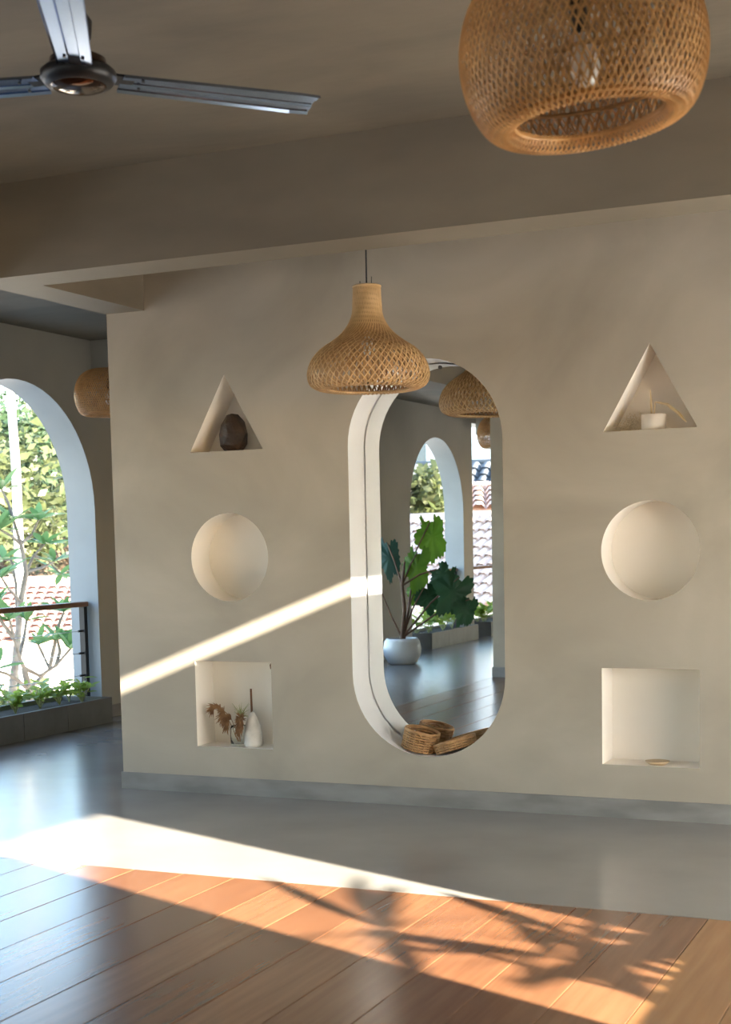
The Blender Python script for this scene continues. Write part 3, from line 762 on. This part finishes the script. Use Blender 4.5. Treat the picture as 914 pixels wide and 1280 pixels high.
stm.tube([Vector((0, 0, 0.25)), crown[0] + Vector((0, 0, 0.02)), crown[1], crown[2], crown[3]], [0.028, 0.026, 0.024, 0.02, 0.014], 8)
stm.tube([Vector((0.02, 0, 0.25)), vp(510, 770, .05) - POT, vp(514, 740, .1) - POT], [0.018, 0.016, 0.012], 8)
cv = CAM_R.copy(); cv.y = -cv.y
for px, py, w, h, ro_, dd, mm, sd in LV:
    c = vp(px, py, dd) - POT
    o = lobed(w * S * 1.15, h * S * 1.12, 5, 0.34, sd).build('leaf', mm, pt_, fix=False)
    o.location = c
    face = Vector((CAM_F.x, -CAM_F.y, 0)).normalized()      # seen from the mirror side
    rg = Vector((CAM_R.x, -CAM_R.y, 0)).normalized()
    ang = math.radians(ro_)
    rx_ = rg * math.cos(ang) + Vector((0, 0, 1)) * math.sin(ang); rz_ = Vector((0, 0, 1)) * math.cos(ang) - rg * math.sin(ang)
    fy = (-face + Vector((0.25 * math.sin(sd * 2), 0.25 * math.cos(sd * 3), 0.15))).normalized()
    rx_ = (rx_ - fy * rx_.dot(fy)).normalized(); rz_ = (rz_ - fy * rz_.dot(fy) - rx_ * rz_.dot(rx_)).normalized()
    mw = Matrix((rx_, fy, rz_)).transposed().to_4x4(); mw.translation = c
    o.matrix_local = mw
    top = c + rz_ * (h * S * 0.30)
    st0 = crown[0] if py > 735 else crown[2]
    stm.tube([st0, (st0 + top) / 2 + Vector((0, 0, 0.05 if py > 735 else 0.03)), top], [0.012, 0.010, 0.007], 6)
    ml = MB(); 
    ml.tube([rz_ * (h * S * 0.30) + fy * 0.004 + c, c + fy * 0.006, c - rz_ * (h * S * 0.4) - fy * 0.03], [0.006, 0.005, 0.002], 5)
stm.tube([crown[0], vp(490, 775) - POT, vp(478, 745) - POT], [0.012, 0.010, 0.008], 6)
stm.build('stems', 'stem', pt_, fix=False)

# leafy plant outside the sunny window on the right (casts the dappled shade)
# sheer curtain added across the unseen side opening to spread soft fill light
mb = MB(); NC = 150
cx_ = [(RW + 0.02 + 0.012 * math.sin(i * 0.9) + 0.006 * math.sin(i * 0.37), -2.86 + 2.77 * i / NC) for i in range(NC + 1)]
mb.add([(a, b_, 0.015) for a, b_ in cx_] + [(a, b_, 1.60) for a, b_ in cx_], [(i, i + 1, NC + 2 + i, NC + 1 + i) for i in range(NC)], True)
cu = thing('added_light_curtain', 'sheer white curtain added for soft light across an unseen side opening', 'curtain', (0, 0, 0))
mb.build('cloth', 'sheer', cu, fix=False)
MB().tube([(RW + 0.02, -2.9, 1.61), (RW + 0.02, -0.08, 1.61)], 0.009, 8).build('curtain_rod', 'steel', cu)
bx0 = struct(MB().box(RW + 0.05, 3.2, -5.4, -2.4, -0.25, 0.0).build('balcony_slab', 'concrete'))
lp = thing('balcony_plant', 'long-leaved potted plant on the balcony outside the side window', 'potted plant', (1.95, -3.95, 0.0))
MB().lathe([(0, 0), (0.14, 0), (0.19, 0.30), (0.20, 0.36), (0.185, 0.36), (0.17, 0.30), (0, 0.28)], 28).build('pot', 'pot', lp)
BL = lens_leaf(0.62, 0.105, 0.20, 0.1, 8).mesh('leaf'); BL.materials.append(M['leaf_frangi'])
st = MB()
for dy, zt in ((0.0, 1.52), (0.35, 1.15), (0.62, 0.95), (0.14, 1.28), (0.43, 1.25), (0.64, 1.12), (0.24, 1.08)):
    tp = Vector((0.05 * math.sin(dy * 9), dy, zt)); st.tube([(0, dy * 0.15, 0.28), tp * 0.5 + Vector((0, 0, 0.12)), tp], [0.022, 0.018, 0.012], 7)
    rr = random.Random(int(zt * 100))
    for k in range(8):
        a = 2 * PI * k / 8 + rr.uniform(-.3, .3); e = rr.uniform(-0.15, 0.75)
        o = link('leaf', BL, None, lp); orient(o, tp, (math.cos(a) * math.cos(e) * 0.6, math.sin(a) * math.cos(e), math.sin(e)), rr.uniform(-.6, .6), rr.uniform(0.6, 1.0))
st.build('stems', 'stem', lp, fix=False)

# ------------------------------------------------------------------ outside: yard, houses, trees
struct(MB().box(-90, 30, -110, 90, GZ - 0.3, GZ).build('ground', 'yard'))

def tile_field(o, u, v, nu, nv, pu, pv):
    """rows of barrel tiles on the plane o + u*i + v*j (v runs up the slope)"""
    mb = MB(); u = Vector(u).normalized(); v = Vector(v).normalized(); nrm = u.cross(v).normalized()
    if nrm.z < 0: nrm = -nrm
    o = Vector(o)
    for i in range(nu):
        for j in range(nv):
            c = o + u * (i * pu) + v * (j * pv); vs = []
            for e, (zz, k) in ((0, (0.05, 1.0)), (1, (0.0, 0.85))):
                for q in range(4):
                    a = PI * q / 3
                    vs.append(c + v * (pv * 1.12 * e) + u * (pu * 0.5 * (1 - k * math.cos(a))) + nrm * (zz + pu * 0.42 * k * math.sin(a)))
            mb.add(vs, [(0, 1, 5, 4), (1, 2, 6, 5), (2, 3, 7, 6)], True)
    return mb
def house(name, label, c, half, z_eave, rise, yaw, roofm, windows=(), pu=0.28, pv=0.36, wallm='housewall'):
    """gabled house; local x along the ridge"""
    t = thing(name, label, 'house', (c[0], c[1], GZ), (0, 0, yaw))
    hx, hy = half; ze = z_eave - GZ; zr = ze + rise; ov = 0.45
    w = MB(); w.box(-hx, hx, -hy, hy, 0, ze)
    for s in (-1, 1): w.add([(s * hx, -hy, ze), (s * hx, hy, ze), (s * hx, 0, zr)], [(0, 1, 2)])
    w.build('walls', wallm, t)
    rf = MB()
    for s in (-1, 1):
        sl = rise / hy
        a = Vector((-hx - ov, s * (hy + ov), ze - sl * ov)); b_ = Vector((hx + ov, s * (hy + ov), ze - sl * ov)); c_ = Vector((hx + ov, 0, zr)); d = Vector((-hx - ov, 0, zr))
        n_ = Vector((0, 0, 0.08)); rf.add([a, b_, c_, d, a + n_, b_ + n_, c_ + n_, d + n_], [(0, 1, 2, 3), (7, 6, 5, 4), (0, 4, 5, 1), (1, 5, 6, 2), (3, 7, 4, 0)])
    rp = rf.build('roof', roofm, t)
    for s in (-1, 1):
        L = math.hypot(hy + ov, rise + rise / hy * ov)
        f = tile_field((-hx - ov, s * (hy + ov), ze - rise / hy * ov + 0.08), (1, 0, 0), (0, -s * (hy + ov), rise + rise / hy * ov), int((2 * hx + 2 * ov) / pu), int(L / pv), pu, pv)
        tag(f.build('roof_tiles', roofm, t, fix=False), kind='stuff')
    MB().tube([(-hx - ov, 0, zr + 0.1), (hx + ov, 0, zr + 0.1)], 0.12, 8).build('ridge', roofm, t)
    for (face, u0, z0, ww, hh) in windows:
        wf = MB(); gl = MB(); s = -1 if face in ('-y', '-x') else 1
        if face[1] == 'y':
            wf.box(u0 - 0.08, u0 + ww + 0.08, s * hy - 0.06, s * hy + 0.06, z0 - 0.08, z0 + hh + 0.08); gl.box(u0, u0 + ww / 2 - 0.03, s * hy - 0.08, s * hy + 0.08, z0, z0 + hh); gl.box(u0 + ww / 2 + 0.03, u0 + ww, s * hy - 0.08, s * hy + 0.08, z0, z0 + hh)
        else:
            wf.box(s * hx - 0.06, s * hx + 0.06, u0 - 0.08, u0 + ww + 0.08, z0 - 0.08, z0 + hh + 0.08); gl.box(s * hx - 0.08, s * hx + 0.08, u0, u0 + ww / 2 - 0.03, z0, z0 + hh); gl.box(s * hx - 0.08, s * hx + 0.08, u0 + ww / 2 + 0.03, u0 + ww, z0, z0 + hh)
        q = wf.build('window', 'white', t); gl.build('pane', 'winglass', q)
    return t
def tree(name, label, base, h, rad, leafm, barkm, seed, nleaf=2600, ls=0.22, trunk_r=0.12, zc=0.62, squash=0.75, group=None, cat='tree'):
    r = random.Random(seed); t = thing(name, label, cat, base, group=group)
    tr = MB(); lean = Vector((r.uniform(-.6, .6), r.uniform(-.6, .6), 0))
    cen = Vector((0, 0, h * zc)) + lean * 0.5
    tr.tube([(0, 0, 0), Vector((0, 0, h * 0.3)) + lean * 0.2, cen], [trunk_r, trunk_r * 0.8, trunk_r * 0.5], 7)
    blobs = []
    for k in range(9):
        d = Vector((r.gauss(0, 1), r.gauss(0, 1), r.gauss(0, 0.7))).normalized() * rad * r.uniform(0.35, 0.85); d.z *= squash
        blobs.append((cen + d, rad * r.uniform(0.3, 0.5)))
        tr.tube([cen * 0.75, cen + d * 0.5, cen + d], [trunk_r * 0.5, trunk_r * 0.3, trunk_r * 0.15], 5)
    tr.build('trunk', barkm, t, fix=False)
    lf = MB()
    for k in range(nleaf):
        c, br_ = blobs[r.randrange(len(blobs))]
        d = Vector((r.gauss(0, 1), r.gauss(0, 1), r.gauss(0, 1))).normalized() * br_ * r.random() ** 0.4
        p_ = c + d; a = Vector((r.gauss(0, 1), r.gauss(0, 1), r.gauss(0, 0.6) - 0.2)).normalized(); b_ = a.cross(Vector((r.gauss(0, 1), r.gauss(0, 1), r.gauss(0, 1)))).normalized()
        s_ = ls * r.uniform(0.6, 1.3)
        lf.add([p_, p_ + a * s_ * 0.5 + b_ * s_ * 0.28, p_ + a * s_, p_ + a * s_ * 0.5 - b_ * s_ * 0.28], [(0, 1, 2, 3)])
    tag(lf.build('foliage', leafm, t, fix=False), kind='stuff')
    return t

# --- seen through the arch at the end of the wall
hp = at(62, 755, 30); house('tiled_house', 'white house with pinkish tiled roof beyond the frangipani', (hp.x - 1.5, hp.y + 1.5), (4.2, 2.6), -0.40, 0.95, math.radians(25), 'terracotta_pink', pu=0.22, pv=0.30)
for i, (px, D, h, rad, lm, bm_, lab) in enumerate([
        (-28, 27, 9.5, 2.2, 'leaf_t2', 'palebark', 'yellow-green tree with pale trunk beyond the arch at the wall end'),
        (24, 37, 10.5, 3.0, 'leaf_t1', 'bark', 'tall mid-green tree behind the pink-roofed house'),
        (78, 41, 9.0, 2.8, 'leaf_t3', 'bark', 'rust-tinged tree behind the pink-roofed house, next to the arch edge'),
        (100, 60, 14.0, 4.2, 'leaf_t2', 'bark', 'tall yellowish tree far behind the rust-tinged tree'),
        (-45, 50, 12.0, 3.6, 'leaf_t1', 'bark', 'big mid-green tree mostly hidden by the arch'),
        (45, 74, 17.0, 5.0, 'leaf_t2', 'bark', 'tallest yellow-green tree at the back of the garden'),
        (62, 45, 7.6, 1.9, 'leaf_t1', 'bark', 'low dark-green tree right behind the ridge of the pink-roofed house')]):
    q = at(px, 690, D); tree('garden_tree', lab, (q.x, q.y, GZ), h, rad, lm, bm_, 100 + i, 4800, 0.24, 0.14)
q0 = at(24, 690, 22); tk = MB(); a_ = at(24, 700, 22); b_ = at(12, 478, 22)
tk.tube([Vector((a_.x, a_.y, GZ)), a_, (a_ + b_) / 2 + Vector((0.03, 0, 0)), b_, b_ + Vector((-0.1, 0, 2.0))], [0.10, 0.075, 0.07, 0.06, 0.03], 8)
tkt = thing('slender_palm', 'slender palm with straight pale trunk rising beyond the frangipani', 'tree', (a_.x, a_.y, GZ))
tk.v = [tuple(Vector(v) - Vector((a_.x, a_.y, GZ))) for v in tk.v]; tk.build('trunk', 'palebark', tkt, fix=False)
PLF = lens_leaf(1.6, 0.35, 0.45, 0.1, 8).mesh('frond'); PLF.materials.append(M['leaf_t2'])
r = random.Random(77); tp = b_ + Vector((-0.1, 0, 2.0)) - Vector((a_.x, a_.y, GZ))
for k in range(12):
    a = 2 * PI * k / 12; o = link('frond', PLF, None, tkt); orient(o, tp, (math.cos(a), math.sin(a), r.uniform(-0.3, 0.6)), 0, r.uniform(0.8, 1.1))
for i, (px, D) in enumerate(((14, 20), (78, 23))):
    q = at(px, 800, D); tree('garden_shrub', ('dark low shrub in the yard under the frangipani', 'pale low shrub before the white house wall, beside the arch edge')[i], (q.x, q.y, GZ), 2.9, 0.9, 'leaf_t2' if i % 2 else 'leaf_t1', 'bark', 200 + i, 1200, 0.2, 0.05, 0.8, cat='shrub')

# --- seen in the mirror, through the reflected arch and the wide opening
def vat(px, py, D): return unmirror(at(px, py + 8, D))
h2 = vat(590, 700, 36)
hs = house('large_tiled_house', 'house with a broad pale tiled roof reflected in the mirror', (h2.x - 0.5, h2.y - 2.5), (5.0, 3.2), -0.15, 1.9, math.radians(14), 'terracotta_pale', pu=0.30, pv=0.42)
h3 = vat(535, 640, 52)
house('cottage', 'small house with pale pink roof between the hedge and the reflected arch', (h3.x, h3.y), (3.0, 2.5), 2.2, 0.8, math.radians(-20), 'terracotta_pale', pu=0.5, pv=0.6)
h4 = vat(545, 600, 70)
house('blue_window_house', 'tall white house with dark blue windows in the reflected arch', (h4.x - 1, h4.y - 5), (6.0, 4.0), 8.5, 1.5, math.radians(20), 'greyroof', windows=[('+y', -4.0 + 2.2 * k, 7.9, 1.4, 2.6) for k in range(4)], pu=0.6, pv=0.8)
h5 = vat(612, 615, 58)
house('grey_roof_house', 'pale house with dark grey roof beyond the reflected wide opening', (h5.x - 0.5, h5.y - 2.0), (4.0, 3.0), 2.6, 1.6, math.radians(-10), 'greyroof', pu=0.5, pv=0.6)
for i, (px, D, h, rad, lm, lab) in enumerate([
        (518, 63, 8.8, 2.6, 'leaf_t1', 'green garden tree left of the cottage in the mirror'), (556, 60, 8.2, 2.4, 'leaf_t2', 'yellow-green garden tree behind the cottage in the mirror'),
        (492, 45, 10.0, 2.4, 'leaf_t2', 'tall yellowish tree at the edge of the reflected arch'), (600, 66, 9.5, 2.6, 'leaf_t1', 'green tree behind the grey-roofed house in the mirror')]):
    q = vat(px, 690, D); tree('garden_tree', lab, (q.x, q.y, GZ), h, rad, lm, 'bark', 300 + i, 2400, 0.34, 0.14)
